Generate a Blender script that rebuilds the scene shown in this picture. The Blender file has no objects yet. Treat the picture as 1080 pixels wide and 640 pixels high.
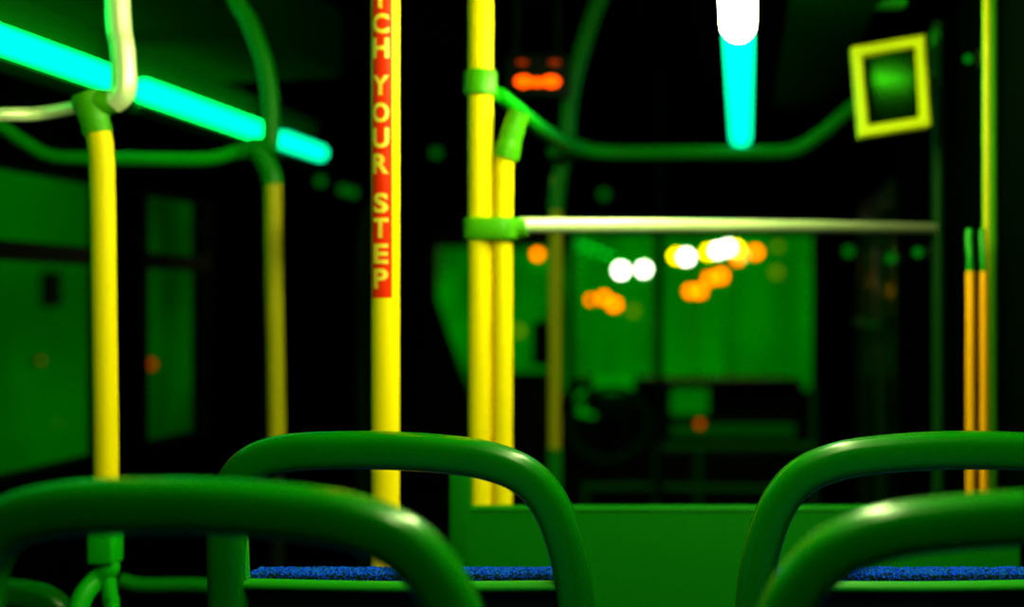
import bpy, bmesh, math, random
from mathutils import Vector, Matrix
random.seed(7)
S = bpy.context.scene
C = S.collection
F = 1500.0          # focal length in pixels of the 1080 px wide frame
CX, CY = 785.0, 320.0
EYE = 1.20
PI = math.pi


def P(px, py, Y):
    """point at forward distance Y seen at picture position px, py"""
    return Vector(((px - CX) * Y / F, Y, EYE + (CY - py) * Y / F))


# ------------------------------------------------------------------ materials
def principled(name, col, rough=0.4, metal=0.0, spec=0.5, coat=0.0):
    m = bpy.data.materials.new(name)
    m.use_nodes = True
    b = m.node_tree.nodes['Principled BSDF']
    b.inputs['Base Color'].default_value = (*col, 1)
    b.inputs['Roughness'].default_value = rough
    b.inputs['Metallic'].default_value = metal
    b.inputs['Specular IOR Level'].default_value = spec
    b.inputs['Coat Weight'].default_value = coat
    return m


def grain(m, scale=180.0, strength=0.06, var=0.12, vscale=9.0):
    """fine moulded grain and slight uneven colour"""
    nt = m.node_tree
    b = nt.nodes['Principled BSDF']
    tc = nt.nodes.new('ShaderNodeTexCoord')
    n = nt.nodes.new('ShaderNodeTexNoise')
    n.inputs['Scale'].default_value = scale
    bp = nt.nodes.new('ShaderNodeBump')
    bp.inputs['Strength'].default_value = strength
    bp.inputs['Distance'].default_value = 0.001
    nt.links.new(tc.outputs['Object'], n.inputs['Vector'])
    nt.links.new(n.outputs['Fac'], bp.inputs['Height'])
    nt.links.new(bp.outputs['Normal'], b.inputs['Normal'])
    n2 = nt.nodes.new('ShaderNodeTexNoise')
    n2.inputs['Scale'].default_value = vscale
    nt.links.new(tc.outputs['Object'], n2.inputs['Vector'])
    mix = nt.nodes.new('ShaderNodeMix')
    mix.data_type = 'RGBA'
    c = b.inputs['Base Color'].default_value[:]
    mix.inputs[6].default_value = (c[0] * (1 - var), c[1] * (1 - var), c[2] * (1 - var), 1)
    mix.inputs[7].default_value = (c[0] * (1 + var), c[1] * (1 + var), c[2] * (1 + var), 1)
    nt.links.new(n2.outputs['Fac'], mix.inputs[0])
    nt.links.new(mix.outputs[2], b.inputs['Base Color'])
    return m


def glow(name, col, strength, sample=False):
    m = bpy.data.materials.new(name)
    m.use_nodes = True
    nt = m.node_tree
    nt.nodes.clear()
    o = nt.nodes.new('ShaderNodeOutputMaterial')
    e = nt.nodes.new('ShaderNodeEmission')
    e.inputs['Color'].default_value = (*col, 1)
    e.inputs['Strength'].default_value = strength
    nt.links.new(e.outputs[0], o.inputs['Surface'])
    m.cycles.emission_sampling = 'FRONT' if sample else 'NONE'
    return m


def glow_pane(name, lo, hi, scale=(1, 1, 1), nscale=1.2, stripes=0.0):
    """an added pane with an uneven glow, standing in for a lit wall"""
    m = bpy.data.materials.new(name)
    m.use_nodes = True
    nt = m.node_tree
    nt.nodes.clear()
    o = nt.nodes.new('ShaderNodeOutputMaterial')
    e = nt.nodes.new('ShaderNodeEmission')
    tc = nt.nodes.new('ShaderNodeTexCoord')
    mp = nt.nodes.new('ShaderNodeMapping')
    mp.inputs['Scale'].default_value = scale
    n = nt.nodes.new('ShaderNodeTexNoise')
    n.inputs['Scale'].default_value = nscale
    n.inputs['Detail'].default_value = 2.0
    r = nt.nodes.new('ShaderNodeValToRGB')
    r.color_ramp.elements[0].position = 0.35
    r.color_ramp.elements[0].color = (*lo, 1)
    r.color_ramp.elements[1].position = 0.66
    r.color_ramp.elements[1].color = (*hi, 1)
    nt.links.new(tc.outputs['Object'], mp.inputs['Vector'])
    nt.links.new(mp.outputs[0], n.inputs['Vector'])
    nt.links.new(n.outputs['Fac'], r.inputs['Fac'])
    nt.links.new(r.outputs['Color'], e.inputs['Color'])
    nt.links.new(e.outputs[0], o.inputs['Surface'])
    m.cycles.emission_sampling = 'NONE'
    return m


def glass_mat(name, gloss=0.03, tint=(0.95, 1.0, 0.95)):
    m = bpy.data.materials.new(name)
    m.use_nodes = True
    nt = m.node_tree
    nt.nodes.clear()
    o = nt.nodes.new('ShaderNodeOutputMaterial')
    t = nt.nodes.new('ShaderNodeBsdfTransparent')
    t.inputs['Color'].default_value = (*tint, 1)
    g = nt.nodes.new('ShaderNodeBsdfGlossy')
    g.inputs['Roughness'].default_value = 0.02
    g.inputs['Color'].default_value = (0.3, 1, 0.2, 1)
    mx = nt.nodes.new('ShaderNodeMixShader')
    mx.inputs[0].default_value = gloss
    nt.links.new(t.outputs[0], mx.inputs[1])
    nt.links.new(g.outputs[0], mx.inputs[2])
    nt.links.new(mx.outputs[0], o.inputs['Surface'])
    return m


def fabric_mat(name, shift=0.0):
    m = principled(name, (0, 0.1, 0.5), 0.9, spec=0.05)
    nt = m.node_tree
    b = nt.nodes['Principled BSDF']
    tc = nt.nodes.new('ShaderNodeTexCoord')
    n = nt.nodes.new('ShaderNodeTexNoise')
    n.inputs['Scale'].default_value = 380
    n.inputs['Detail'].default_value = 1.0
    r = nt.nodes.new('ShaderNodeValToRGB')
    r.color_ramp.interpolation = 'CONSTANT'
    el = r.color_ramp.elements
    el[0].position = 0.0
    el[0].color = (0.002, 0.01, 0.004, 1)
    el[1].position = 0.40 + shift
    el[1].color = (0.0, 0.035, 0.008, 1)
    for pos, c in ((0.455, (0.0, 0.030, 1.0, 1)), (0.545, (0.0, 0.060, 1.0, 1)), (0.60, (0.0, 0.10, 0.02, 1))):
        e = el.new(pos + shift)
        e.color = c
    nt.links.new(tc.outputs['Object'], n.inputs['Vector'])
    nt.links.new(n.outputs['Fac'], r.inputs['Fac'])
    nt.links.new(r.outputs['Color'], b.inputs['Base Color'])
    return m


M = dict(
    seat=grain(principled('green_moulded_plastic', (0.0006, 0.10, 0.0001), 0.25, spec=0.2)),
    seat_trim=grain(principled('bright_green_trim', (0.005, 0.22, 0.0005), 0.4, spec=0.25)),
    black=grain(principled('black_plastic', (0.002, 0.004, 0.002), 0.55, spec=0.15)),
    fabric=fabric_mat('blue_fleck_fabric'),
    fabric_shaded=fabric_mat('shaded_fleck_fabric', 0.12),
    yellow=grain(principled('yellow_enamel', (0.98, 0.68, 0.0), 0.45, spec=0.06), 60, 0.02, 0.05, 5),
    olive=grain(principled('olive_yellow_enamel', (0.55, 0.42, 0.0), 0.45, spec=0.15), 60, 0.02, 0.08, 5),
    gold=grain(principled('golden_enamel', (0.85, 0.33, 0.0), 0.45, spec=0.15), 60, 0.02, 0.08, 5),
    red=grain(principled('red_sticker', (1.0, 0.026, 0.0), 0.4, spec=0.1), 60, 0.02, 0.1, 20),
    letter=principled('yellow_lettering', (1.0, 0.66, 0.04), 0.35, spec=0.5),
    steel=grain(principled('bright_steel', (0.88, 1.0, 0.55), 0.34, metal=0.35, spec=0.7), 90, 0.03, 0.05, 6),
    fitting=grain(principled('green_cast_fitting', (0.06, 0.34, 0.0), 0.4, spec=0.2), 90, 0.08, 0.15, 20),
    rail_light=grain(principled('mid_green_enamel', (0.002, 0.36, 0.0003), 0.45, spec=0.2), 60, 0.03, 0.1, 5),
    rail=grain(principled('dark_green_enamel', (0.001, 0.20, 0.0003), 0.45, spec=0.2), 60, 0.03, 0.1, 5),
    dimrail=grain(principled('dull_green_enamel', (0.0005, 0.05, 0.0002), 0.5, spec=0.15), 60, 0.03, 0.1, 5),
    panel=grain(principled('green_panel_laminate', (0.0005, 0.125, 0.0), 0.6, spec=0.06), 40, 0.02, 0.06, 2),
    wall=grain(principled('black_green_wall', (0.0003, 0.0015, 0.0003), 0.8, spec=0.0), 30, 0.05, 0.2, 2),
    ceil=grain(principled('dark_ceiling', (0.0003, 0.0015, 0.0003), 0.9, spec=0.0), 30, 0.05, 0.2, 2),
    cove=grain(principled('green_cove', (0.0, 0.022, 0.0), 0.8, spec=0.0), 20, 0.05, 0.25, 1.5),
    floor=grain(principled('dark_floor', (0.001, 0.004, 0.001), 0.8, spec=0.1), 60, 0.1, 0.3, 20),
    frame=grain(principled('lime_frame', (0.95, 0.98, 0.0), 0.5, spec=0.2), 60, 0.02, 0.06, 5),
    mirror=principled('mirror_glass', (0.002, 0.026, 0.0005), 0.24, metal=1.0),
    glass=glass_mat('window_glass'),
    screen=glow('instrument_glow', (0, 1, 0), 0.12),
    screen_and_rim=glow('display_and_rim_glow', (0, 1, 0), 0.22),
    white_lamp=glow('white_tube', (0.80, 1.0, 0.36), 78.0, True),
    cyan_lamp=glow('cyan_tube', (0.0, 1.0, 0.11), 8.5, True),
    cyan_far=glow('cyan_tube_far', (0.0, 1.0, 0.40), 2.6, True),
    asphalt=grain(principled('asphalt', (0.002, 0.004, 0.002), 0.9), 20, 0.2, 0.3, 4),
    masonry=grain(principled('dark_masonry', (0.002, 0.006, 0.002), 0.9), 20, 0.2, 0.3, 2),
)


# ------------------------------------------------------------------ mesh helpers
def box(bm, lo, hi, bevel=0.0):
    r = bmesh.ops.create_cube(bm, size=1.0)
    vs = r['verts']
    for v in vs:
        v.co = Vector([(lo[i] + hi[i]) / 2 + v.co[i] * (hi[i] - lo[i]) for i in range(3)])
    if bevel > 0:
        es = {e for v in vs for e in v.link_edges}
        bmesh.ops.bevel(bm, geom=list(es), offset=bevel, segments=3, profile=0.5, affect='EDGES')
    return bm


def smooth(pts, n=10):
    pts = [Vector(p) for p in pts]
    out = []
    for i in range(len(pts) - 1):
        p0 = pts[max(i - 1, 0)]
        p1, p2 = pts[i], pts[i + 1]
        p3 = pts[min(i + 2, len(pts) - 1)]
        for k in range(n):
            t = k / n
            out.append(0.5 * ((2 * p1) + (p2 - p0) * t + (2 * p0 - 5 * p1 + 4 * p2 - p3) * t * t + (3 * p1 - p0 - 3 * p2 + p3) * t ** 3))
    out.append(pts[-1])
    return out


def tube(bm, pts, r, seg=24, r2=None, up=(0, 1, 0), cap=True, power=1.0):
    """sweep of a (super)elliptic section; r across, r2 along 'up'"""
    pts = [Vector(p) for p in pts]
    n = len(pts)
    if not isinstance(r, (list, tuple)):
        r = [r] * n
    if r2 is None:
        r2 = r
    elif not isinstance(r2, (list, tuple)):
        r2 = [r2] * n
    rings = []
    ref = Vector(up)
    for i, p in enumerate(pts):
        t = (pts[min(i + 1, n - 1)] - pts[max(i - 1, 0)]).normalized()
        b = ref - t * ref.dot(t)
        if b.length < 1e-4:
            b = Vector((1, 0, 0)) - t * t.x
        b.normalize()
        a = b.cross(t)
        ring = []
        for k in range(seg):
            th = 2 * PI * k / seg
            c, s = math.cos(th), math.sin(th)
            c = math.copysign(abs(c) ** power, c)
            s = math.copysign(abs(s) ** power, s)
            ring.append(bm.verts.new(p + a * (c * r[i]) + b * (s * r2[i])))
        rings.append(ring)
        ref = b
    for i in range(n - 1):
        for k in range(seg):
            k2 = (k + 1) % seg
            bm.faces.new((rings[i][k], rings[i][k2], rings[i + 1][k2], rings[i + 1][k]))
    if cap:
        bm.faces.new(rings[0][::-1])
        bm.faces.new(rings[-1])
    return bm


def capsule(bm, a, b, r, seg=24):
    a, b = Vector(a), Vector(b)
    d = (b - a).normalized()
    pts, rs = [], []
    for k in range(8):
        th = PI / 2 * k / 7
        pts.append(a + d * (r * (1 - math.cos(th))))
        rs.append(max(r * math.sin(th), 0.0005))
    for k in range(8):
        th = PI / 2 * (1 - k / 7)
        pts.append(b - d * (r * (1 - math.cos(th))))
        rs.append(max(r * math.sin(th), 0.0005))
    return tube(bm, pts, rs, seg, up=(0, 0, 1))


def ball(bm, c, r, seg=20):
    m = Matrix.Translation(Vector(c))
    bmesh.ops.create_uvsphere(bm, u_segments=seg, v_segments=seg // 2, radius=r, matrix=m)
    return bm


def put(name, bm, mat, parent=None, origin=None, shade=True):
    """link bm (world coordinates) as one mesh object"""
    if parent is not None:
        org = parent['_o']
        org = Vector(org)
    else:
        org = Vector(origin) if origin is not None else Vector((0, 0, 0))
    bmesh.ops.translate(bm, verts=bm.verts, vec=-org)
    bmesh.ops.recalc_face_normals(bm, faces=bm.faces)
    me = bpy.data.meshes.new(name)
    bm.to_mesh(me)
    bm.free()
    me.materials.append(mat)
    if shade:
        for p in me.polygons:
            p.use_smooth = True
        try:
            me.set_sharp_from_angle(angle=math.radians(40))
        except Exception:
            pass
    o = bpy.data.objects.new(name, me)
    C.objects.link(o)
    if parent is not None:
        o.parent = parent
        o['_o'] = list(org)
        if parent.get('_mesh'):
            pass
    else:
        o.location = org
        o['_o'] = list(org)
    return o


def thing(name, label, cat, loc=(0, 0, 0), group=None):
    o = bpy.data.objects.new(name, None)
    o.empty_display_size = 0.05
    C.objects.link(o)
    o.location = loc
    o['_o'] = list(loc)
    tag(o, label, cat, group)
    return o


def tag(o, label, cat, group=None):
    o['label'] = label
    o['category'] = cat
    if group:
        o['group'] = group
    return o


def struct(name, bm, mat, parent=None, **k):
    o = put(name, bm, mat, parent, **k)
    if parent is None:
        o['kind'] = 'structure'
    return o


def BM():
    return bmesh.new()


def copy_tree(o, parent=None):
    c = o.copy()
    C.objects.link(c)
    if parent:
        c.parent = parent
    for ch in list(o.children):
        copy_tree(ch, c)
    return c


# ------------------------------------------------------------------ the bus body
XL, XR = -2.0, 0.50
YB, YF = -0.7, 9.0
ZC = 2.08
ZL = 1.89      # underside of the lower ceiling panels along both sides
LOW = -0.30
STEP = 2.22
W1 = (2.55, 4.46)
W2 = (4.74, 5.30)
wz0, wz1 = 0.72, 1.58
bm = BM()
box(bm, (XL - 0.06, YB, LOW - 0.1), (XL, YF, wz0))
box(bm, (XL - 0.06, YB, wz1), (XL, YF, ZC + 0.05))
for a, b in ((YB, W1[0]), (W1[1], W2[0]), (W2[1], YF)):
    box(bm, (XL - 0.06, a, wz0), (XL, b, wz1))
struct('wall_left', bm, M['wall'])
# front door opening in the right wall
D = (4.7, 6.2)
bm = BM()
box(bm, (XR, YB, LOW - 0.1), (XR + 0.06, D[0], ZC + 0.05))
box(bm, (XR, D[1], LOW - 0.1), (XR + 0.06, YF, ZC + 0.05))
box(bm, (XR, D[0], 1.62), (XR + 0.06, D[1], ZC + 0.05))
struct('wall_right', bm, M['wall'])
bm = BM()
box(bm, (XL - 0.06, YB - 0.06, LOW - 0.1), (XR + 0.06, YB, ZC + 0.05))
struct('wall_back', bm, M['wall'])
bm = BM()
box(bm, (XL - 0.06, YB, LOW - 0.1), (XR + 0.06, YF + 0.06, LOW))
box(bm, (XL, YB, LOW), (XR, STEP, 0.0))
struct('floor', bm, M['floor'])
bm = BM()
box(bm, (XL - 0.06, YB, ZC), (XR + 0.06, YF + 0.06, ZC + 0.06))
struct('ceiling', bm, M['ceil'])
# green coving along the left ceiling edge and the hatch panel on the right
bm = BM()
sec = [(XL, 1.66), (-1.86, 1.80), (-1.70, 1.862), (-1.22, 1.885), (-1.22, ZC), (XL, ZC)]
vs0 = [bm.verts.new((x, YB, z)) for x, z in sec]
vs1 = [bm.verts.new((x, 4.3, z)) for x, z in sec]
for i in range(len(sec)):
    j = (i + 1) % len(sec)
    bm.faces.new((vs0[i], vs0[j], vs1[j], vs1[i]))
bm.faces.new(vs0[::-1])
bm.faces.new(vs1)
struct('trim_1', bm, M['cove'])
bm = BM()
box(bm, (-0.13, YB, ZL), (XR, 5.3, ZC), 0.01)
struct('trim_2', bm, M['ceil'])

# windscreen wall
wx0, wx1 = (455 - CX) * YF / F, (861 - CX) * YF / F
wsz1 = P(0, 243, YF).z
wsz0 = P(0, 470, YF).z
bm = BM()
box(bm, (XL - 0.06, YF, LOW - 0.1), (XR + 0.06, YF + 0.06, wsz0))
box(bm, (XL - 0.06, YF, wsz1), (XR + 0.06, YF + 0.06, ZC + 0.05))
box(bm, (XL - 0.06, YF, wsz0), (wx0, YF + 0.06, wsz1))
box(bm, (wx1, YF, wsz0), (XR + 0.06, YF + 0.06, wsz1))
struct('wall_front', bm, M['wall'])
w = thing('window_1', 'wide dark framed windscreen at the front of the bus', 'window', ((wx0 + wx1) / 2, YF, wsz0))
w['kind'] = 'structure'
bm = BM()
t = 0.03
box(bm, (wx0, YF - 0.01, wsz0), (wx0 + t, YF + 0.05, wsz1), 0.004)
box(bm, (wx1 - t, YF - 0.01, wsz0), (wx1, YF + 0.05, wsz1), 0.004)
box(bm, (wx0, YF - 0.01, wsz1 - t), (wx1, YF + 0.05, wsz1), 0.004)
box(bm, (wx0, YF - 0.01, wsz0), (wx1, YF + 0.05, wsz0 + t), 0.004)
mx = (601 - CX) * YF / F
box(bm, (mx - 0.022, YF - 0.01, wsz0), (mx + 0.022, YF + 0.05, wsz1), 0.004)
put('window_frame', bm, M['black'], w)
bm = BM()
box(bm, (wx0 + t, YF + 0.015, wsz0 + t), (mx - 0.022, YF + 0.021, wsz1 - t))
put('window_pane', bm, M['glass'], w)
bm = BM()
box(bm, (mx + 0.022, YF + 0.015, wsz0 + t), (wx1 - t, YF + 0.021, wsz1 - t))
put('window_pane', bm, M['glass'], w)


def side_window(n, y0, y1):
    w = thing('window_%d' % n, ('dim green side window behind the nearest left pole' if n == 2 else 'narrow dim green side window right of the nearest left pole'),
              'window', (XL, (y0 + y1) / 2, wz0))
    w['kind'] = 'structure'
    bm = BM()
    t = 0.012
    x0, x1 = XL - 0.05, XL + 0.012
    box(bm, (x0, y0, wz0), (x1, y0 + t, wz1), 0.003)
    box(bm, (x0, y1 - t, wz0), (x1, y1, wz1), 0.003)
    box(bm, (x0, y0, wz0), (x1, y1, wz0 + t), 0.003)
    box(bm, (x0, y0, wz1 - t), (x1, y1, wz1), 0.003)
    put('window_frame', bm, M['black'], w)
    bm = BM()
    box(bm, (x0, y0, EYE + 0.118), (x1, y1, EYE + 0.172), 0.004)
    put('transom_bar', bm, M['black'], w)
    for a, b in ((wz0 + t, EYE + 0.118), (EYE + 0.172, wz1 - t)):
        bm = BM()
        box(bm, (XL - 0.03, y0 + t, a), (XL - 0.024, y1 - t, b))
        put('window_pane', bm, M['glass'], w)


side_window(2, *W1)
side_window(3, *W2)

# right hand folding door
d = thing('door_1', 'dark folding bus door on the right behind the long bright rail', 'door', (XR, (D[0] + D[1]) / 2, LOW))
d['kind'] = 'structure'
ym = (D[0] + D[1]) / 2
for a, b in ((D[0], ym - 0.01), (ym + 0.01, D[1])):
    bm = BM()
    t = 0.06
    box(bm, (XR, a, LOW), (XR + 0.04, a + t, 1.62), 0.006)
    box(bm, (XR, b - t, LOW), (XR + 0.04, b, 1.62), 0.006)
    box(bm, (XR, a, LOW), (XR + 0.04, b, LOW + 0.10), 0.006)
    box(bm, (XR, a, 1.54), (XR + 0.04, b, 1.62), 0.006)
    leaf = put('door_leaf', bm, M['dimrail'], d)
    bm = BM()
    box(bm, (XR + 0.015, a + t, LOW + 0.10), (XR + 0.021, b - t, 1.54))
    put('door_glass', bm, M['glass'], leaf)
bm = BM()
tube(bm, smooth([(XR, ym - 0.30, 1.12), (XR - 0.05, ym - 0.30, 1.13), (XR - 0.055, ym + 0.2, 1.13), (XR, ym + 0.2, 1.12)], 6), 0.014, 12, up=(0, 0, 1))
put('door_handle', bm, M['rail'], d)


# ------------------------------------------------------------------ ceiling lamps
def lamp(y0, y1, x, mat, label, side, housing=True):
    t = thing('ceiling_lamp', label, 'lamp', (x, (y0 + y1) / 2, EYE + 0.55), 'tube lamps along the ceiling')
    bm = BM()
    capsule(bm, (x, y0, EYE + 0.55), (x, y1, EYE + 0.55), 0.034 if not housing else 0.029)
    put('lamp_tube', bm, mat, t)
    if housing:
        bm = BM()
        s = side
        # channel behind the tube with a lip under it
        prof = [(x - s * 0.045, EYE + 0.60), (x - s * 0.055, EYE + 0.50), (x + s * 0.01, EYE + 0.482), (x + s * 0.03, EYE + 0.492), (x + s * 0.03, EYE + 0.502),
                (x + s * 0.01, EYE + 0.496), (x - s * 0.04, EYE + 0.512), (x - s * 0.03, 1.868), (x - s * 0.05, 1.866)]
        a = [bm.verts.new((px, y0 - 0.05, pz)) for px, pz in prof]
        b = [bm.verts.new((px, y1 + 0.05, pz)) for px, pz in prof]
        for i in range(len(prof)):
            j = (i + 1) % len(prof)
            bm.faces.new((a[i], a[j], b[j], b[i]))
        bm.faces.new(a[::-1])
        bm.faces.new(b)
        put('lamp_housing', bm, M['dimrail'], t)
        bm = BM()
        tube(bm, [(x + 0.004, y0 - 0.04, EYE + 0.497), (x + 0.004, y1 + 0.04, EYE + 0.497)], 0.013, 14, up=(0, 0, 1))
        put('lamp_lip', bm, M['olive'] if y0 < 2 else M['rail'], t)
    else:
        bm = BM()
        box(bm, (x - 0.03, y0 + 0.03, EYE + 0.575), (x + 0.03, y1 - 0.03, ZL), 0.006)
        put('lamp_housing', bm, M['black'], t)
    return t


LX = -1.55
lamp(1.0, 3.50, LX, M['cyan_lamp'], 'longest cyan ceiling tube lamp at the left, ending at the nearest left pole', 1)
lamp(3.65, 4.61, LX, M['cyan_lamp'], 'cyan ceiling tube lamp between the two left poles', 1)
lamp(4.76, 5.22, LX, M['cyan_far'], 'short cyan ceiling tube lamp right of the farther left pole', 1)
lamp(0.62, 2.84, -0.012, M['white_lamp'], 'bright white end of the ceiling tube lamp right of centre', 1, False)
lamp(2.90, 4.72, -0.012, M['cyan_far'], 'cyan ceiling tube lamp right of centre, beyond the white one', 1, False)

# panel set in the ceiling right of the lamps, and a strip above the mirror
bm = BM()
box(bm, (0.10, 3.1, ZL - 0.022), (0.30, 5.0, ZL), 0.006)
o = put('ceiling_hatch', bm, M['cove'], origin=(0.2, 4.0, ZL))
tag(o, 'dim green ceiling hatch between the right lamp and the mirror', 'hatch')


# ------------------------------------------------------------------ seats
SY = 1.75
HANDLE_PX = [(237, 760), (236, 690), (236, 610), (238, 548), (247, 512), (268, 488), (302, 478), (350, 475), (410, 475), (470, 479), (515, 486),
             (553, 502), (578, 530), (594, 570), (604, 620), (609, 690), (611, 760)]
SXC = ((219 + 629) / 2 - CX) * SY / F


def make_seat(mir, label):
    """seat seen from behind; SXC is its middle, mir=-1 the mirror image"""
    t = thing('bus_seat', label, 'seat', (SXC, SY + 0.2, 0.0), 'bus seats with arched grab handles')

    def m(p):
        p = Vector(p)
        if mir < 0:
            p.x = 2 * SXC - p.x
        return p
    pts = [P(x, y, SY) for x, y in HANDLE_PX]
    for p in pts:   # the back leans: lower is further forward
        p.y += max(0.0, (EYE - 0.19 - p.z)) * 0.10
    pts = smooth(pts, 8)
    if mir < 0:
        pts = [m(p) for p in pts]
    bm = BM()
    tube(bm, pts, 0.0228, 40, r2=0.021, power=0.60)
    put('grab_handle', bm, M['seat'], t)
    x0, x1 = P(250, 0, SY).x, P(596, 0, SY).x
    zt = P(0, 621, SY).z
    K = Vector((0, 0.017, 0))
    # dark rear shell
    bm = BM()
    box(bm, (x0, SY + 0.020, 0.42), (x1, SY + 0.044, zt - 0.004), 0.008)
    for v in bm.verts:
        v.co.y += max(0.0, (zt - v.co.z)) * 0.16
        v.co = m(v.co)
    put('rear_shell', bm, M['black'], t)
    # trim rail along the top of the shell, and the thin inner edge by the tighter corner
    bm = BM()
    tube(bm, smooth([m(P(249, 618, SY)) + K, m(P(262, 619, SY)) + K, m(P(420, 622, SY)) + K, m(P(585, 621, SY)) + K, m(P(593, 620.5, SY)) + K], 6), 0.0072, 14, r2=0.012)
    tr = put('shell_trim', bm, M['seat_trim'], t)
    bm = BM()
    tube(bm, [m(P(254, 570, SY)) + K, m(P(255, 596, SY)) + K, m(P(256, 612, SY)) + K], 0.0024, 8, r2=0.008)
    put('edge_bead', bm, M['seat_trim'], tr)
    # cushion: woven pad standing just above the shell
    bm = BM()
    nx, nz = 150, 10
    cx0, cx1 = P(244, 0, SY).x, P(583, 0, SY).x
    prof = []
    zc = P(0, 606, SY).z
    for k in range(22):
        th = PI * (k / 21)
        prof.append((SY + 0.062 - 0.026 * math.cos(th), zc - 0.012 + 0.008 * math.sin(th)))
    prof = [(SY + 0.075, 0.50), (SY + 0.036, zc - 0.07)] + [(SY + 0.036, zc - 0.016)] + prof + [(SY + 0.088, zc - 0.07), (SY + 0.16, 0.50)]
    cols = []
    for i in range(nx + 1):
        u = i / nx
        x = cx0 + (cx1 - cx0) * u
        edge = min(u, 1 - u)
        droop = 0.009 * max(0.0, 1 - edge / 0.035) ** 2
        cols.append([bm.verts.new(m((x, y + random.uniform(-1, 1) * 0.0012, z - droop + (random.uniform(-1.6, 1.6) * 0.0013 if z > zc - 0.03 else 0)))) for y, z in prof])
    for i in range(nx):
        for k in range(len(prof) - 1):
            bm.faces.new((cols[i][k], cols[i][k + 1], cols[i + 1][k + 1], cols[i + 1][k]))
    bm.faces.new(cols[0])
    bm.faces.new(cols[-1][::-1])
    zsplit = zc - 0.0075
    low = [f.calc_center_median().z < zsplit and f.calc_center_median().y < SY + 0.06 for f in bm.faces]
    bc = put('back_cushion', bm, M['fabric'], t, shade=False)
    bc.data.materials.append(M['fabric_shaded'])  # shade on the rear face put into a darker fleck colour
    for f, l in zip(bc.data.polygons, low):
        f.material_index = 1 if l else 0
    # seat pan with cushion, pedestal
    bm = BM()
    box(bm, (x0, SY + 0.05, 0.37), (x1, SY + 0.45, 0.43), 0.02)
    for v in bm.verts:
        v.co = m(v.co)
    put('seat_pan', bm, M['seat'], t)
    bm = BM()
    box(bm, (x0 + 0.02, SY + 0.16, 0.425), (x1 - 0.02, SY + 0.44, 0.48), 0.022)
    for v in bm.verts:
        v.co = m(v.co)
    put('seat_cushion', bm, M['fabric'], t)
    bm = BM()
    box(bm, (SXC - 0.05, SY + 0.12, 0.0), (SXC + 0.05, SY + 0.34, 0.38), 0.012)
    box(bm, (SXC - 0.10, SY + 0.08, 0.0), (SXC + 0.10, SY + 0.38, 0.02), 0.006)
    put('pedestal', bm, M['black'], t)
    return t


s1 = make_seat(1, 'green bus seat behind the foremost left handle, in front of the lettered pole')
s2 = make_seat(-1, 'green bus seat on the right, farther of the two there')
s2.location.x += 0.2235 - SXC
s2.location.z -= 0.0


def lift(root, dx, dy, dz):
    """copy of a seat moved along its row; raised on its pedestal"""
    c = copy_tree(root)
    c.location.x += dx
    c.location.y += dy
    c.location.z += dz
    return c


n1 = lift(s1, -0.018, -0.55, 0.010)
n1['label'] = 'nearest green bus seat at the lower left, its arched handle running out of the picture'
n2 = lift(s2, 0.0, -0.55, -0.010)
n2['label'] = 'nearest green bus seat at the lower right corner'
n2.location.z = 0.0
l1 = lift(s2, -1.345 - 0.2235, 0.62, LOW)
l1['label'] = 'low green bus seat at the foot of the nearest left pole'
l2 = lift(s1, -1.775 - SXC, 0.40, LOW)
l2['label'] = 'low green bus seat at the bottom left edge of the picture'

# ------------------------------------------------------------------ lettered pole
PY_ = 2.28
pc = P(406.5, 0, PY_)
R = 14.6 / F * PY_
t = thing('grab_pole', 'yellow grab pole with a red WATCH YOUR STEP strip', 'pole', (pc.x, PY_, LOW))
bm = BM()
tube(bm, [(pc.x, PY_, LOW), (pc.x, PY_, 0.6), (pc.x, PY_, ZC)], R, 48, up=(0, 1, 0))
put('pole_shaft', bm, M['yellow'], t)
tocam = Vector((-pc.x, -PY_, 0)).normalized()
right = Vector((-tocam.y, tocam.x, 0))


def wrap(s, z, r):
    """s: arc length to the right of the line facing the aisle"""
    ph = s / R
    return Vector((pc.x, PY_, z)) + (tocam * math.cos(ph) + right * math.sin(ph)) * r


bm = BM()
z0, z1 = P(0, 314, PY_).z, P(0, -66, PY_).z
s0, s1_ = -math.radians(66) * R, math.radians(27) * R
N = 20
ra, rb = [], []
for i in range(N + 1):
    s = s0 + (s1_ - s0) * i / N
    ra.append((bm.verts.new(wrap(s, z0, R + 0.0002)), bm.verts.new(wrap(s, z0, R + 0.0007))))
    rb.append((bm.verts.new(wrap(s, z1, R + 0.0002)), bm.verts.new(wrap(s, z1, R + 0.0007))))
for i in range(N):
    bm.faces.new((ra[i][1], ra[i + 1][1], rb[i + 1][1], rb[i][1]))
    bm.faces.new((ra[i][0], ra[i + 1][0], ra[i + 1][1], ra[i][1]))
    bm.faces.new((rb[i][0], rb[i + 1][0], rb[i + 1][1], rb[i][1]))
for i in (0, N):
    bm.faces.new((ra[i][0], ra[i][1], rb[i][1], rb[i][0]))
st = put('warning_strip', bm, M['red'], t)
st['label'] = 'red strip with yellow letters'
LET = [('W', -55), ('A', -27), ('T', 1), ('C', 27.5), ('H', 53), ('Y', 92), ('O', 120.5), ('U', 147), ('R', 174), ('S', 215), ('T', 241), ('E', 268), ('P', 294)]
lw, lh = 0.0265, 21.0 / F * PY_
scen = math.radians(-20) * R
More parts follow.
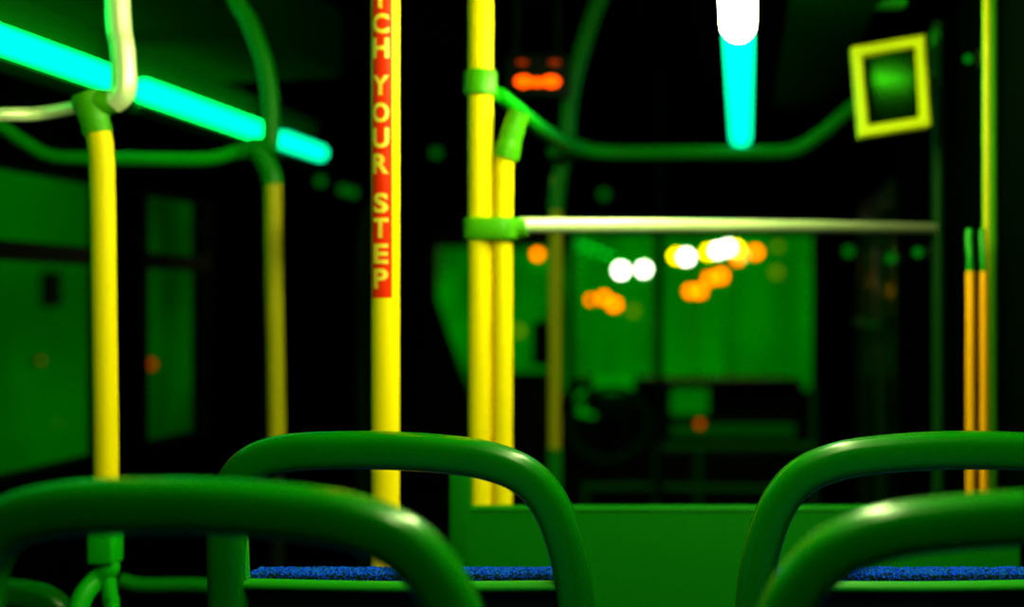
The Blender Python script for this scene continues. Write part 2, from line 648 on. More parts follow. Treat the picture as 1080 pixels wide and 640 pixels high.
for ch, py in LET:
    bm = BM()
    cu = bpy.data.curves.new('lettering_source', 'FONT')
    cu.body = ch
    cu.offset = 0.035
    cu.resolution_u = 4
    ob = bpy.data.objects.new('lettering_source', cu)
    C.objects.link(ob)
    dg = bpy.context.evaluated_depsgraph_get()
    dg.update()
    me = bpy.data.meshes.new_from_object(ob.evaluated_get(dg))
    b2 = BM()
    b2.from_mesh(me)
    bmesh.ops.triangulate(b2, faces=b2.faces)
    for _ in range(2):
        bmesh.ops.subdivide_edges(b2, edges=[e for e in b2.edges if e.calc_length() > 0.12], cuts=1)
        bmesh.ops.triangulate(b2, faces=b2.faces)
    xs = [v.co.x for v in b2.verts]
    ys = [v.co.y for v in b2.verts]
    mnx, mxx, mny, mxy = min(xs), max(xs), min(ys), max(ys)
    wscale = lw * (0.92 if ch in 'EPST' else 1.0)
    zc = P(0, py, PY_).z
    vm = {}
    for v in b2.verts:
        s = scen + ((v.co.x - mnx) / (mxx - mnx) - 0.5) * wscale
        z = zc + ((v.co.y - mny) / (mxy - mny) - 0.5) * lh
        vm[v] = bm.verts.new(wrap(s, z, R + 0.0012))
    for f in b2.faces:
        try:
            bm.faces.new([vm[v] for v in f.verts])
        except ValueError:
            pass
    b2.free()
    bpy.data.meshes.remove(me)
    bpy.data.objects.remove(ob)
    bpy.data.curves.remove(cu)
    lt = put('letter', bm, M['letter'], st)
    lt['label'] = 'yellow letter ' + ch


# ------------------------------------------------------------------ twin poles, clamp, rails
TY = 2.60
p1 = P(507, 0, TY)
t = thing('grab_pole', 'thicker yellow grab pole of the clamped pair, left one', 'pole', (p1.x, TY, LOW))
bm = BM()
r1 = 12.8 / F * TY
tube(bm, [(p1.x, TY, LOW), (p1.x, TY, 0.7), (p1.x, TY, ZC)], r1, 36)
put('pole_shaft', bm, M['yellow'], t)
bm = BM()
tube(bm, [P(507, 101, TY), P(507, 99, TY), P(507, 77, TY), P(507, 74, TY)], [r1 + 0.004, r1 + 0.0072, r1 + 0.0072, r1 + 0.004], 32)
put('collar', bm, M['fitting'], t)
p2 = P(530.5, 0, TY)
r2_ = 10.2 / F * TY
t2 = thing('grab_pole', 'thinner yellow grab pole of the clamped pair, right one with a bent top', 'pole', (p2.x, TY + 0.0, LOW))
bm = BM()
tube(bm, smooth([(p2.x, TY, LOW), (p2.x, TY, 0.6), P(530.5, 300, TY), P(531, 195, TY), P(532, 172, TY), P(536, 155, TY)], 8), r2_, 32)
put('pole_shaft', bm, M['yellow'], t2)
bm = BM()
tube(bm, smooth([P(533.5, 167, TY), P(537, 152, TY), P(542, 135, TY), P(548, 118, TY)], 6), [r2_ + 0.005] * 7 + [r2_ + 0.003] * 6 + [r2_ + 0.002] * 6, 28)
put('sleeve', bm, M['fitting'], t2)
# clamp that joins pair and rail
cl = BM()
zc0, zc1 = P(0, 253, TY).z, P(0, 230, TY).z
tube(cl, [((p1.x + p2.x) / 2, TY, zc0), ((p1.x + p2.x) / 2, TY, zc0 + 0.004), ((p1.x + p2.x) / 2, TY, zc1 - 0.004), ((p1.x + p2.x) / 2, TY, zc1)],
     [0.046, 0.050, 0.050, 0.046], 36, r2=[0.029, 0.032, 0.032, 0.029], power=0.7, up=(0, 1, 0))
tube(cl, [P(536, 241, TY), P(548, 240.5, TY), P(556, 240, TY)], [0.020, 0.019, 0.016], 24, up=(0, 0, 1))
o = put('pole_clamp', cl, M['fitting'], origin=((p1.x + p2.x) / 2, TY, zc0))
tag(o, 'green clamp joining the yellow pole pair and the long bright rail', 'clamp')
bm = BM()
tube(bm, [P(548, 237.5, TY), P(700, 238, 2.75), P(850, 239, 3.05), P(984, 241, 3.49)], [0.0145, 0.0140, 0.0135, 0.0125], 28, up=(0, 0, 1))
o = put('grab_rail', bm, M['steel'], origin=P(765, 238, 2.9))
tag(o, 'long shiny horizontal grab rail from the pole pair to the right side', 'rail')

# overhead rail from the pole pair, along and up to the right
bm = BM()
pts = smooth([P(526, 99, 2.62), P(532, 104, 2.66), P(552, 121, 2.8), P(575, 139, 3.2), P(603, 155, 3.85), P(640, 160.5, 4.0), P(720, 161, 4.0), P(800, 161, 4.0), P(838, 158, 4.0), P(866, 141, 4.0), P(892, 119, 4.0), P(918, 98, 4.0)], 10)
tube(bm, pts, [0.0125 + 0.0065 * min(1, i / 40) for i in range(len(pts))], 24, up=(0, 0, 1))
o = put('overhead_rail', bm, M['rail_light'], origin=P(720, 160, 4.0))
tag(o, 'dark green overhead rail bending from the pole pair to the mirror', 'rail')

# far centre pole
FY = 4.05
t = thing('grab_pole', 'far dull olive grab pole just right of the yellow pair', 'pole', (P(585, 0, FY).x, FY, LOW))
bm = BM()
x = P(585, 0, FY).x
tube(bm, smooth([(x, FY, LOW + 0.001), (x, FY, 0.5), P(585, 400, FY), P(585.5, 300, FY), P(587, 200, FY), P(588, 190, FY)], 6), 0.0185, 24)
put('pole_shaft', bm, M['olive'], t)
bm = BM()
tube(bm, smooth([P(586.5, 222, FY), P(588, 200, FY), P(592, 178, FY), P(598, 158, FY), P(599, 130, FY), P(602, 100, FY), P(612, 60, FY), P(628, 10, FY), (P(636, 0, FY).x, FY, ZC)], 6), 0.0215, 24)
put('upper_tube', bm, M['rail'], t)
bm = BM()
tube(bm, [P(580, 166, FY - 0.03), P(600, 155, FY - 0.03), P(622, 158, FY - 0.03)], [0.022, 0.036, 0.02], 20, up=(0, 0, 1))
put('tee_fitting', bm, M['rail'], t)
bm = BM()
tube(bm, [(x, FY, P(0, 560, FY).z), (x, FY, P(0, 473, FY).z)], 0.023, 20)
put('lower_sleeve', bm, M['rail'], t)

# ------------------------------------------------------------------ partition in front of the right seats
t = thing('partition_panel', 'low flat green partition panel at the foot of the yellow pole pair', 'panel', (P(640, 0, TY).x, TY, LOW))
bm = BM()
pz = P(0, 533, TY).z
box(bm, (P(486, 0, TY).x, TY - 0.052, LOW + 0.12), (XR - 0.005, TY - 0.024, pz), 0.004)
put('panel_board', bm, M['panel'], t)
bm = BM()
tube(bm, [(P(486, 0, TY).x, TY - 0.038, pz), (XR - 0.006, TY - 0.038, pz)], 0.006, 12, r2=0.016, up=(0, 1, 0))
put('edge_or_highlight', bm, M['panel'], t)
bm = BM()
box(bm, (P(480, 0, TY).x, TY - 0.056, pz - 0.10), (P(502, 0, TY).x, TY - 0.026, P(0, 490, TY).z), 0.005)
put('panel_bracket', bm, M['panel'], t)
for xx in (P(500, 0, TY).x, XR - 0.06):
    bm = BM()
    tube(bm, [(xx, TY - 0.038, LOW), (xx, TY - 0.038, LOW + 0.16)], 0.013, 14)
    put('leg', bm, M['black'], t)

# ------------------------------------------------------------------ nearest left pole and its rails
NY = 2.32
t = thing('grab_pole', 'nearest yellow grab pole on the left with green cast top and steel tube above', 'pole', (P(112, 0, NY).x, NY, LOW))
bm = BM()
tube(bm, smooth([P(112, 570, NY), P(111.5, 480, NY), P(110, 350, NY), P(108, 200, NY), P(106.5, 160, NY), P(104, 142, NY), P(101, 132, NY)], 8), 12.6 / F * NY, 32)
put('pole_shaft', bm, M['yellow'], t)
bm = BM()
tube(bm, smooth([P(103.5, 141, NY), P(100, 127, NY), P(96, 112, NY), P(93, 100, NY)], 6), [0.0225] * 7 + [0.0235] * 6 + [0.025] * 6, 28)
tube(bm, [P(80, 112, NY), P(97, 107, NY), P(118, 108, NY), P(128, 110, NY)], [0.014, 0.022, 0.02, 0.011], 22, up=(0, 0, 1))
put('tee_fitting', bm, M['fitting'], t)
bm = BM()
tube(bm, smooth([Vector((XL, NY - 0.16, P(0, 126, NY).z)), P(-200, 125, NY - 0.12), P(0, 121, NY - 0.06), P(40, 120, NY), P(84, 112.5, NY)], 6), 0.0118, 22, up=(0, 0, 1))
put('side_rail', bm, M['steel'], t)
bm = BM()
tube(bm, smooth([P(118, 108, NY), P(128, 100, NY), P(131, 84, NY), P(129, 50, NY), P(124, 0, NY), (P(118, 0, NY).x, NY, ZC)], 8), 0.0195, 26)
put('upper_tube', bm, M['steel'], t)
bm = BM()
box(bm, (P(97, 0, NY).x, NY - 0.022, P(0, 594, NY).z), (P(125, 0, NY).x, NY + 0.022, P(0, 553, NY).z), 0.006)
put('foot_block', bm, M['rail_light'], t)
bm = BM()
tube(bm, smooth([P(112, 590, NY), P(115, 600, NY), P(103, 610, NY), P(88, 628, NY - 0.02), P(80, 650, NY - 0.03)], 6), 0.016, 20)
tube(bm, smooth([P(112, 600, NY), P(116, 630, NY), P(118, 700, NY), (P(118, 0, NY).x, NY, LOW + 0.001)], 6), 0.012, 18)
put('foot_bracket', bm, M['rail_light'], t)

bm = BM()
tube(bm, smooth([P(128, 612, 2.9), P(150, 617, 2.9), P(210, 617, 2.9), P(226, 622, 2.9), P(229, 660, 2.9), (P(229, 0, 2.9).x, 2.9, LOW)], 8), 0.014, 18)
o = put('low_rail', bm, M['rail'], origin=P(170, 617, 2.9))
tag(o, 'dim low green rail seen under the nearest left seat handle', 'rail')

# ------------------------------------------------------------------ farther left pole
GY = 3.25
t = thing('grab_pole', 'farther left grab pole, olive yellow with green bent top', 'pole', (P(291, 0, GY).x, GY, LOW))
bm = BM()
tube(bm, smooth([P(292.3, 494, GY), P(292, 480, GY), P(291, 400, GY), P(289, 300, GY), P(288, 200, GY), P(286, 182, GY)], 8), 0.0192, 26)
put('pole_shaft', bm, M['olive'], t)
bm = BM()
tube(bm, [(P(292.3, 0, GY).x, GY, LOW + 0.001), P(292.3, 492, GY)], 0.017, 22)
put('lower_sleeve', bm, M['black'], t)
bm = BM()
tube(bm, smooth([P(288, 195, GY), P(285, 180, GY), P(277, 166, GY), P(272, 157, GY)], 6), 0.0222, 24)
tube(bm, [P(250, 162, GY), P(268, 155, GY), P(290, 154, GY)], [0.015, 0.023, 0.02], 20, up=(0, 0, 1))
put('tee_fitting', bm, M['rail'], t)
bm = BM()
tube(bm, smooth([Vector((XL, GY, P(0, 88, GY).z)), P(-40, 112, GY), P(0, 133, GY), P(25, 150, GY), P(52, 164, GY), P(90, 167, GY), P(150, 168, GY), P(215, 168, GY), P(240, 163, GY), P(258, 158, GY)], 8), 0.0155, 22, up=(0, 0, 1))
put('side_rail', bm, M['rail_light'], t)
bm = BM()
tube(bm, smooth([P(284, 158, GY), P(286, 130, GY), P(284, 95, GY), P(277, 60, GY), P(262, 22, GY), P(250, 0, GY), P(240, -43, GY), (P(230, 0, GY).x, GY, ZC)], 8), 0.0185, 24)
put('upper_tube', bm, M['rail'], t)

# faint far hooked handle, left of the lettered pole
HY = 6.0
bm = BM()
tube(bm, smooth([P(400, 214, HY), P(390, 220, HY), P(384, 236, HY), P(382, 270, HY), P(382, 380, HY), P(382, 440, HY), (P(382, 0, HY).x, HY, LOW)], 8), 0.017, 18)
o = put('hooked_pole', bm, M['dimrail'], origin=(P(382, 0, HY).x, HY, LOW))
tag(o, 'faint dark hooked pole just left of the lettered pole', 'pole')

# faint vertical pole behind the overhead rail
bm = BM()
x = P(696, 0, 5.4).x
tube(bm, [(x, 5.4, LOW), (x, 5.4, 0.8), (x, 5.4, ZC)], 0.013, 16)
o = put('thin_pole', bm, M['black'], origin=(x, 5.4, LOW))
tag(o, 'thin black upright pole standing before the middle of the windscreen', 'pole')

# ------------------------------------------------------------------ right side: post, mirror, pole, door handles
RY = 3.5
t = thing('wall_post', 'dim dark green upright post at the right end of the bright rail', 'post', (P(988, 0, RY).x, RY, LOW))
bm = BM()
x = P(989, 0, RY).x
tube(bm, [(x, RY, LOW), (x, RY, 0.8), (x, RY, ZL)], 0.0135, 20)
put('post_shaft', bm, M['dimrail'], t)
bm = BM()
box(bm, (P(980, 0, RY).x, RY - 0.03, P(0, 94, RY).z), (P(991, 0, RY).x, RY + 0.01, P(0, 33, RY).z), 0.006)
tube(bm, [P(985, 40, RY - 0.032), P(985, 52, RY - 0.032)], 0.012, 14)
put('hinge_block', bm, M['rail'], t)

MY = 3.30
q = [P(897.5, 51, MY), P(974.5, 38, MY + 0.0), P(981, 134, MY + 0.0), P(905.5, 146, MY)]
t = thing('framed_mirror', 'tilted mirror in a lime green frame at the upper right', 'mirror', (sum((v.x for v in q)) / 4, MY, q[2].z))
bm = BM()
n = Vector((0, 1, 0))
cen = sum(q, Vector()) / 4


def inset(k):
    out = []
    for i in range(4):
        a, b, c = q[i - 1], q[i], q[(i + 1) % 4]
        d1, d2 = (a - b).normalized(), (c - b).normalized()
        out.append(b + (d1 + d2) * k)
    return out


lay = []
for k, dy in ((0.0, 0.030), (0.0, -0.018), (0.006, -0.024), (0.020, -0.024), (0.025, -0.016), (0.025, 0.028)):
    lay.append([bm.verts.new(v + n * dy) for v in inset(k)])
for a, b in zip(lay, lay[1:]):
    for i in range(4):
        bm.faces.new((a[i], a[(i + 1) % 4], b[(i + 1) % 4], b[i]))
bm.faces.new(lay[0][::-1])
put('mirror_frame', bm, M['frame'], t)
bm = BM()
g = inset(0.024)
NG = 16
grid = []
for i in range(NG + 1):
    row = []
    for k in range(NG + 1):
        u, w = i / NG, k / NG
        p = g[0] * (1 - u) * (1 - w) + g[1] * u * (1 - w) + g[2] * u * w + g[3] * (1 - u) * w
        bulge = 0.010 * (1 - (2 * u - 1) ** 2 * 0.5 - (2 * w - 1) ** 2 * 0.5) + 0.034 * (u - 0.5) - 0.012 * (w - 0.5)
        row.append(bm.verts.new(p + n * (0.008 - bulge)))
    grid.append(row)
for i in range(NG):
    for k in range(NG):
        bm.faces.new((grid[i][k], grid[i + 1][k], grid[i + 1][k + 1], grid[i][k + 1]))
put('mirror_glass', bm, M['mirror'], t)
bm = BM()
tube(bm, [cen + Vector((0.03, 0.012, 0.02)), cen + Vector((0.07, 0.05, 0.02)), P(988, 86, RY)], 0.008, 12, up=(0, 0, 1))
put('mirror_arm', bm, M['rail'], t)

EY = 2.78
x = P(1044, 0, EY).x
t = thing('grab_pole', 'slim yellow green grab pole at the right edge of the picture', 'pole', (x, EY, LOW))
bm = BM()
tube(bm, [(x, EY, LOW), (x, EY, 0.8), (x, EY, ZL)], 0.0145, 24)
put('pole_shaft', bm, M['fitting'], t)
bm = BM()
xs = P(1039.5, 0, EY).x
box(bm, (xs - 0.0040, EY - 0.0165, LOW), (xs + 0.0045, EY - 0.006, ZL), 0.002)  # yellow highlight along the pole, put in as a coloured strip
put('edge_or_highlight', bm, M['olive'], t)

t = thing('door_grab_handle', 'pair of golden upright bars in front of the slim right pole', 'handle', (P(1030, 0, 2.7).x, 2.7, 0.8))
for px, w in ((1023.5, 0.0088), (1037.5, 0.0078)):
    bm = BM()
    tube(bm, [P(px, 620, 2.7), P(px, 450, 2.7), P(px, 286, 2.7)], w, 18)
    bar = put('bar', bm, M['gold'], t)
    bm = BM()
    tube(bm, smooth([P(px, 289, 2.7), P(px - 0.5, 270, 2.7), P(px - 1.5, 252, 2.71), P(px - 1, 243, 2.72)], 5), w * 0.8, 14)
    put('bar_tip', bm, M['rail'], bar)
bm = BM()
box(bm, (P(1016, 0, 2.7).x, 2.69, P(0, 640, 2.7).z), (XR + 0.0, 2.715, P(0, 612, 2.7).z), 0.004)
put('handle_mount', bm, M['rail'], t)

bm = BM()
a = P(892, 6, 3.2)
b = P(957, -14, 3.2)
box(bm, (a.x, 3.19, a.z), (b.x, 3.25, ZL), 0.006)
o = put('ceiling_box', bm, M['rail'], origin=(a.x, 3.2, ZL))
tag(o, 'green box on the ceiling above the mirror', 'box')

# ------------------------------------------------------------------ amber sign hanging from the ceiling
AY = 3.9
t = thing('indicator_sign', 'amber lit indicator sign under the ceiling, right of the yellow pole pair', 'sign', P(566, 76, AY))
bm = BM()
box(bm, (P(534, 0, AY).x, AY, P(0, 102, AY).z), (P(600, 0, AY).x, AY + 0.05, P(0, 56, AY).z), 0.006)
put('sign_case', bm, M['black'], t)
for px in (545, 588):
    bm = BM()
    tube(bm, [P(px, 60, AY + 0.025), (P(px, 0, AY).x, AY + 0.025, ZC)], 0.006, 10)
    put('hanger', bm, M['black'], t)
amber = glow('amber_led', (1.0, 0.07, 0.0), 4.0)
amber_reflection = glow('amber_ceiling_reflection', (1.0, 0.08, 0.0), 0.35)  # reflection of the sign in the ceiling, put in as dim glowing spots
for px, py, w, h, mt in ((552.5, 86, 9, 6.0, amber), (581.5, 86, 9, 6.0, amber), (567, 87, 7, 4.0, amber), (551, 66, 6, 2.5, amber_reflection), (585, 66, 6, 2.5, amber_reflection)):
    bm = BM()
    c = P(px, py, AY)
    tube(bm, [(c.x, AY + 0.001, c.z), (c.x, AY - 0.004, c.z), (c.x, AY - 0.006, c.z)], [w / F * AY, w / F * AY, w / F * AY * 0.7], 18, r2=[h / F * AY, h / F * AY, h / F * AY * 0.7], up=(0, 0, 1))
    put('led_or_reflection', bm, mt, t)

# green reflections put in as small glowing dots on ceiling and walls
dim_reflection = glow('green_reflection', (0.0, 1.0, 0.02), 0.14)
dim_reflection2 = glow('green_reflection_faint', (0.0, 1.0, 0.02), 0.10)


def indicator(c, label, mat, back):  # a reflection put in as a glowing ball on a base
    t = thing('lamp_or_reflection' if abs(back.z) < 0.5 else 'reflection_dot', label, 'lamp', c, 'small green reflection dots')
    bm = BM()
    ball(bm, c, 0.0036 * c[1], 16)
    put('reflection_ball', bm, mat, t)
    bm = BM()
    c = Vector(c)
    tube(bm, [c + back * 0.02, c + back * 0.05], 0.02, 14, up=(0, 1, 0) if abs(back.y) < 0.5 else (0, 0, 1))
    put('reflection_base', bm, M['black'], t)


UPV = Vector((0, 0, 1))
for px, py, lab, mt in ((460, 161, 'dim green ceiling dot between the lettered pole and the yellow pair', dim_reflection2),):
    h = ZC - 0.04 - EYE
    Y = h * F / (320 - py)
    indicator(P(px, py, Y), lab, mt, UPV)
indicator(P(637, 205, 8.95), 'dim green dot on the black wall above the windscreen, under the overhead rail', dim_reflection2, Vector((0, 1, 0)))
for px, py, lab in ((338, 191, 'dim green dot on the left wall below the short cyan lamp'), (362, 200, 'dim green dot on the left wall, second from the lettered pole'),
                    (372, 203, 'dim green dot on the left wall, nearest the lettered pole')):
    Y = -1.95 * F / (px - CX)
    indicator(P(px, py, Y), lab, dim_reflection2, Vector((-1, 0, 0)))
for px, py, lab in ((895, 265, 'dim green dot under the bright rail, left of three on the right side'), (940, 272, 'dim green dot under the bright rail, middle of three on the right side'),
                    (968, 266, 'dim green dot under the bright rail, nearest the dark post'), (1021, 62, 'dim green dot between the mirror and the slim right pole')):
    Y = 0.46 * F / (px - CX)
    indicator(P(px, py, Y), lab, dim_reflection, Vector((1, 0, 0)))

# ------------------------------------------------------------------ driver's place
DY = 8.3
t = thing('dashboard', 'black dashboard under the windscreen with small green lit displays', 'dashboard', (P(660, 0, DY).x, DY, LOW))
bm = BM()
prof = [(8.05, LOW), (8.05, 0.45), (8.12, P(0, 420, DY).z), (8.28, P(0, 404, DY).z), (8.6, P(0, 402, DY).z), (8.97, P(0, 404, DY).z), (8.97, LOW)]
xa, xb = P(600, 0, DY).x, P(846, 0, DY).x
va = [bm.verts.new((xa, y, z)) for y, z in prof]
vb = [bm.verts.new((xb, y, z)) for y, z in prof]
for i in range(len(prof)):
    j = (i + 1) % len(prof)
    bm.faces.new((va[i], va[j], vb[j], vb[i]))
bm.faces.new(va[::-1])
bm.faces.new(vb)
put('dash_body', bm, M['black'], t)
for x0, x1, y0, y1, mt, nm in ((626, 664, 399, 414, M['screen_and_rim'], 'display'), (708, 746, 413, 437, M['screen'], 'display'), (708, 838, 449, 460, glow('strip_glow', (0, 1, 0), 0.035), 'light_strip')):
    bm = BM()
    a, b = P(x0, y1, 7.95), P(x1, y0, 7.95)
    box(bm, (a.x, 7.95, a.z), (b.x, 8.20, b.z), 0.008)
    put(nm, bm, mt, t)
bm = BM()
ball(bm, P(738, 447, 7.9), 0.022, 14)
put('warning_lamp', bm, glow('orange_dash', (1, 0.12, 0), 0.6), t)
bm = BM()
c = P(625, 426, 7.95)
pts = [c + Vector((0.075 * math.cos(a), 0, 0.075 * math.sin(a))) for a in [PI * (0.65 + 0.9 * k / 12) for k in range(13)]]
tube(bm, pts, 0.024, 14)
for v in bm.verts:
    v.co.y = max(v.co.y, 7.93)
put('lit_rim_glow', bm, M['screen_and_rim'], t)  # light caught on a rim, put in as a glowing ring

# steering wheel
t = thing('steering_wheel', 'dim steering wheel at the left end of the dashboard', 'steering wheel', P(640, 450, 7.6))
bm = BM()
cen = P(643, 446, 7.6)
pts = []
for k in range(49):
    th = 2 * PI * k / 48
    pts.append(cen + Vector((0.21 * math.cos(th), 0.12 * math.sin(th), 0.18 * math.sin(th))))
tube(bm, pts, 0.016, 12, cap=False, up=(0, 0.8, -0.6))
put('wheel_rim', bm, M['rail'], t)
bm = BM()
for th in (0.2, PI - 0.2, -PI / 2):
    tube(bm, [cen, cen + Vector((0.2 * math.cos(th), 0.115 * math.sin(th), 0.17 * math.sin(th)))], 0.012, 10, up=(0.1, 0.9, 0.3))
ball(bm, cen, 0.045, 16)
put('wheel_hub', bm, M['black'], t)
bm = BM()
tube(bm, [cen, cen + Vector((0, 0.42, -0.25))], 0.025, 12, up=(1, 0, 0))
put('steering_column', bm, M['black'], t)

# driver's barrier of dim green tubes
t = thing('driver_barrier', 'dim green tube barrier in front of the dashboard, right of the far pole', 'barrier', (P(760, 0, 6.5).x, 6.5, LOW))
bm = BM()
tube(bm, smooth([P(690, 473, 6.5), P(720, 471, 6.5), P(860, 470, 6.5)], 4), 0.018, 14, up=(0, 0, 1))
put('top_tube', bm, M['rail_light'], t)
bm = BM()
tube(bm, [P(615, 513, 6.5), P(695, 513, 6.5), P(860, 516, 6.5)], 0.014, 14, up=(0, 0, 1))
put('lower_tube', bm, M['rail_light'], t)
for px in (617, 692, 737, 858):
    bm = BM()
    top = 513 if px == 617 else (410 if px == 858 else 472)
    tube(bm, [(P(px, 0, 6.5).x, 6.5, LOW), P(px, top, 6.5)], 0.016, 14)
    put('barrier_post', bm, M['rail'], t)
bm = BM()
pp = [P(x, y, 8.7) for x, y in ((425, 255), (448, 262), (456, 300), (470, 355), (493, 405), (505, 440), (505, 520), (425, 520))]
fa = [bm.verts.new(p) for p in pp]
fb = [bm.verts.new(p + Vector((0, 0.03, 0))) for p in pp]
bm.faces.new(fa)
bm.faces.new(fb[::-1])
for i in range(len(pp)):
    j = (i + 1) % len(pp)
    bm.faces.new((fa[i], fa[j], fb[j], fb[i]))
bmesh.ops.triangulate(bm, faces=[f for f in bm.faces if len(f.verts) > 4])
for lo, hi in (((P(440, 0, 8.7).x, 8.7, LOW), (P(500, 0, 8.7).x, 8.73, P(0, 515, 8.7).z)),):
    box(bm, lo, hi)
o = put('cab_panel', bm, M['black'], origin=(P(460, 0, 8.7).x, 8.7, LOW), shade=False)
tag(o, 'black cab panel with curved edge before the left end of the windscreen', 'panel')

# driver's seat, a dark mass left of the far pole
t = thing('driver_chair', 'black driver seat showing as a dark mass right of the yellow pole pair', 'seat', (P(562, 0, 7.3).x, 7.3, LOW))
bm = BM()
a, b = P(540, 470, 7.3), P(590, 393, 7.3)
box(bm, (a.x - 0.1, 7.25, 0.25), (b.x, 7.38, b.z), 0.05)
put('backrest', bm, M['black'], t)
bm = BM()
ha, hb = P(561, 386, 7.3), P(588, 338, 7.3)
box(bm, (ha.x, 7.27, ha.z), (hb.x, 7.35, hb.z), 0.03)
put('headrest', bm, M['black'], t)
bm = BM()
box(bm, (a.x - 0.1, 7.3, 0.12), (b.x, 7.8, 0.27), 0.04)
put('seat_cushion', bm, M['black'], t)
bm = BM()
box(bm, (a.x + 0.0, 7.4, LOW), (b.x - 0.08, 7.7, 0.13), 0.02)
put('pedestal', bm, M['black'], t)

# ------------------------------------------------------------------ the street outside
bm = BM()
box(bm, (-12, -2, -0.95), (8, 18, -0.85))
o = struct('street', bm, M['asphalt'])
BY = 16.0
b_ = thing('building', 'building front with added green glowing panes seen through the windscreen', 'building', (-1.5, BY, -0.85))
bm = BM()
box(bm, (-6.0, BY, -0.85), (4.0, BY + 0.3, 4.6))
put('facade', bm, M['masonry'], b_)
pA = glow_pane('front_backdrop_glow', (0.0, 0.055, 0.0), (0.0, 0.20, 0.0), (1.2, 1, 0.9), 1.6)  # added glowing panes give the green backdrop in place of a lit wall
pB = glow_pane('front_backdrop_glow_even', (0.0, 0.10, 0.0), (0.0, 0.19, 0.0), (2.0, 1, 0.35), 1.4)
for x0, x1, y0, y1, mt in ((450, 597, 262, 412, pA), (603, 690, 236, 420, pB), (697, 766, 236, 415, pB), (768, 870, 236, 410, pB)):
    a, b = P(x0, y1, BY), P(x1, y0, BY)
    bm = BM()
    box(bm, (a.x, BY - 0.03, a.z), (b.x, BY + 0.01, b.z), 0.004)
    put('backdrop_pane', bm, mt, b_)
l_ = thing('building', 'building with added dim green glowing panes seen through the left side windows', 'building', (-5.0, 10, -0.85))
bm = BM()
box(bm, (-5.3, 4.0, -0.85), (-5.0, 15.0, 4.5))
put('facade', bm, M['masonry'], l_)
pC = glow_pane('side_backdrop_glow', (0.0, 0.058, 0.0), (0.0, 0.12, 0.0), (1, 0.5, 0.8), 0.9)  # added glow again, for the dim green wall at the left
pD = glow_pane('side_backdrop_glow_far', (0.0, 0.020, 0.0), (0.0, 0.065, 0.0), (1, 1.0, 0.8), 1.2)
for y0, y1, z0, z1, mt in ((5.5, 11.45, -0.6, 2.6, pC), (11.55, 14.0, -0.6, 2.6, pD)):
    bm = BM()
    box(bm, (-5.02, y0, z0), (-4.97, y1, z1), 0.004)
    put('backdrop_pane', bm, mt, l_)
# dark box on that building
Y = 4.93 * F / (CX - 55)
bm = BM()
c = P(55, 305, Y)
box(bm, (-4.97, Y - 0.10, c.z - 0.13), (-4.90, Y + 0.10, c.z + 0.13), 0.01)
o = put('mounted_box', bm, M['black'], origin=c)
tag(o, 'small dark box on the lit wall outside, left of the nearest left pole', 'box')


def street_lamp(px, py, r, mat, label, group, x=None):
    """round glowing lamp on a short wall arm"""
    if x is None:
        Y = BY - 0.16
    else:
        Y = x * F / (CX - px) * -1
    c = P(px, py, Y)
    t = thing('lamp_or_reflection', label, 'lamp', c, group)
    bm = BM()
    ball(bm, c, r / F * Y, 20)
    put('lamp_globe', bm, mat, t)
    bm = BM()
    e = Vector((c.x, BY - 0.031, c.z)) if x is None else Vector((-4.969, c.y, c.z))
    tube(bm, [c, e], 0.015, 10, up=(0, 0, 1))
    put('lamp_arm', bm, M['black'], t)


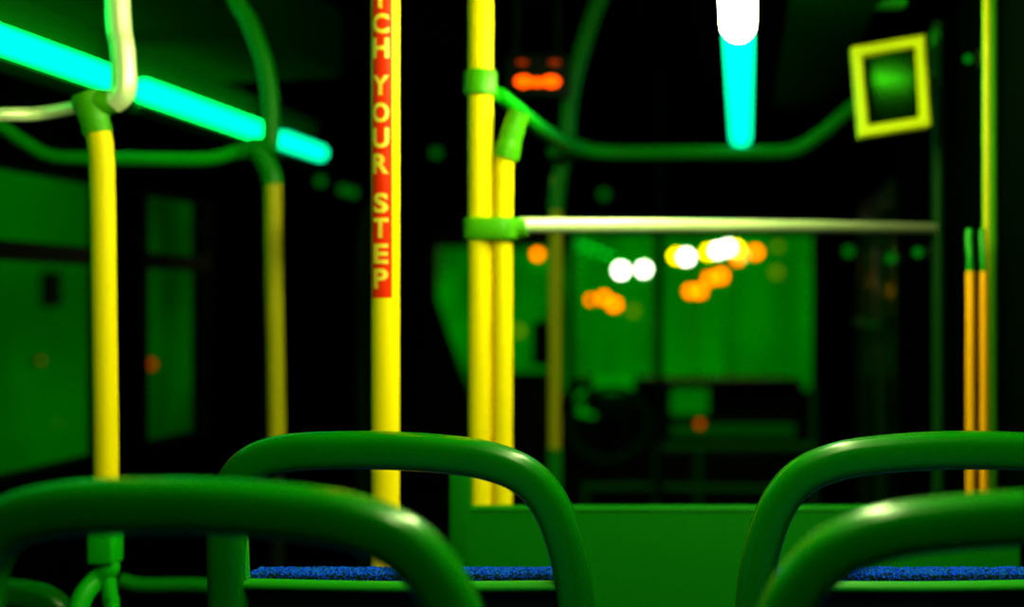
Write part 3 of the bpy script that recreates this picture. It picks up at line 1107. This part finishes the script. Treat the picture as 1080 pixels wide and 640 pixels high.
white = glow('white_globe', (1.0, 1.0, 0.75), 16.0)
wyel = glow('yellow_globe', (1.0, 0.72, 0.0), 11.0)
orange = glow('orange_globe', (1.0, 0.145, 0.0), 9.0)
redg = glow('red_globe', (1.0, 0.03, 0.0), 0.7)
redf = glow('red_globe_faint', (1.0, 0.06, 0.0), 0.35)
olive = glow('olive_globe', (0.35, 0.6, 0.0), 0.6)
for px, py, r, mt, lab in (
        (655, 285, 5.5, white, 'white round lamp beyond the windscreen, left of the white twin lamps'),
        (679, 284, 5.0, white, 'white round lamp beyond the windscreen, right of the white twin lamps'),
        (713, 270, 5.0, wyel, 'yellow rimmed round lamp at the left end of the bright row'),
        (724, 271, 5.5, white, 'white cored lamp at the left end of the bright row'),
        (747, 266, 5.0, wyel, 'yellow round lamp left in the brightest cluster'),
        (757, 264, 5.0, white, 'white cored lamp in the brightest cluster, left one'),
        (768, 261, 5.0, white, 'white cored lamp in the brightest cluster, right one'),
        (777, 262, 5.0, wyel, 'yellow round lamp right in the brightest cluster'),
        (797, 266, 5.0, orange, 'orange round lamp right of the brightest cluster'),
        (778, 273, 4.0, orange, 'orange round lamp tucked under the brightest cluster'),
        (760, 291, 5.5, orange, 'orange round lamp below the brightest cluster'),
        (748, 294, 4.5, orange, 'orange round lamp in the middle of the sloping orange row'),
        (738, 307, 5.0, orange, 'orange round lamp at the low right end of the sloping orange row'),
        (728, 307, 4.5, orange, 'orange round lamp at the low left end of the sloping orange row'),
        (648, 321, 5.0, orange, 'orange round lamp below the white twin lamps, lowest'),
        (637, 314, 4.5, orange, 'orange round lamp below the white twin lamps, middle'),
        (623, 316, 3.0, orange, 'small orange lamp below the white twin lamps, leftmost'),
        (567, 268, 4.0, orange, 'orange round lamp just right of the yellow pole pair'),
        (820, 260, 4.0, olive, 'dim olive lamp right of the orange lamp, upper one'),
        (819, 287, 5.0, olive, 'dim olive lamp right of the orange lamp, lower one'),
        (668, 328, 4.5, olive, 'dim olive lamp right of the lowest orange lamp'),
        (547, 349, 5.0, olive, 'dim olive lamp low beside the yellow pole pair')):
    street_lamp(px, py, r, mt, lab, 'lamps glowing beyond the windscreen')
street_lamp(159, 384, 4.0, redg, 'red lamp on the wall outside, right of the nearest left pole', 'red lamps outside the left windows', -4.88)
street_lamp(43, 380, 2.2, redf, 'faint red lamp on the wall outside, left of the nearest left pole', 'red lamps outside the left windows', -4.88)

# ------------------------------------------------------------------ world, camera, view
wd = bpy.data.worlds.new('World')
S.world = wd
wd.use_nodes = True
wd.node_tree.nodes['Background'].inputs['Color'].default_value = (0.0, 0.001, 0.0, 1)
wd.node_tree.nodes['Background'].inputs['Strength'].default_value = 1.0

cam = bpy.data.cameras.new('Camera')
co = bpy.data.objects.new('Camera', cam)
C.objects.link(co)
co.location = (0, 0, EYE)
co.rotation_euler = (PI / 2, 0, 0)
cam.sensor_width = 36.0
cam.lens = F / 1080 * 36.0
cam.shift_x = -(CX - 540) / 1080
cam.shift_y = 0.0
cam.clip_start = 0.02
cam.dof.use_dof = True
cam.dof.focus_distance = 1.84
cam.dof.aperture_fstop = 1.8
cam.dof.aperture_blades = 8
cam.dof.aperture_rotation = 0.2
S.camera = co

S.view_settings.view_transform = 'Standard'
S.view_settings.look = 'None'
S.view_settings.gamma = 1.0
S.view_settings.exposure = 0.0
S.view_settings.use_curve_mapping = False
S.cycles.use_denoising = True
S.cycles.max_bounces = 6
S.cycles.transparent_max_bounces = 12
S.cycles.sample_clamp_indirect = 4.0
for o in list(bpy.data.objects):
    for k in ('_o', '_mesh'):
        if k in o:
            del o[k]
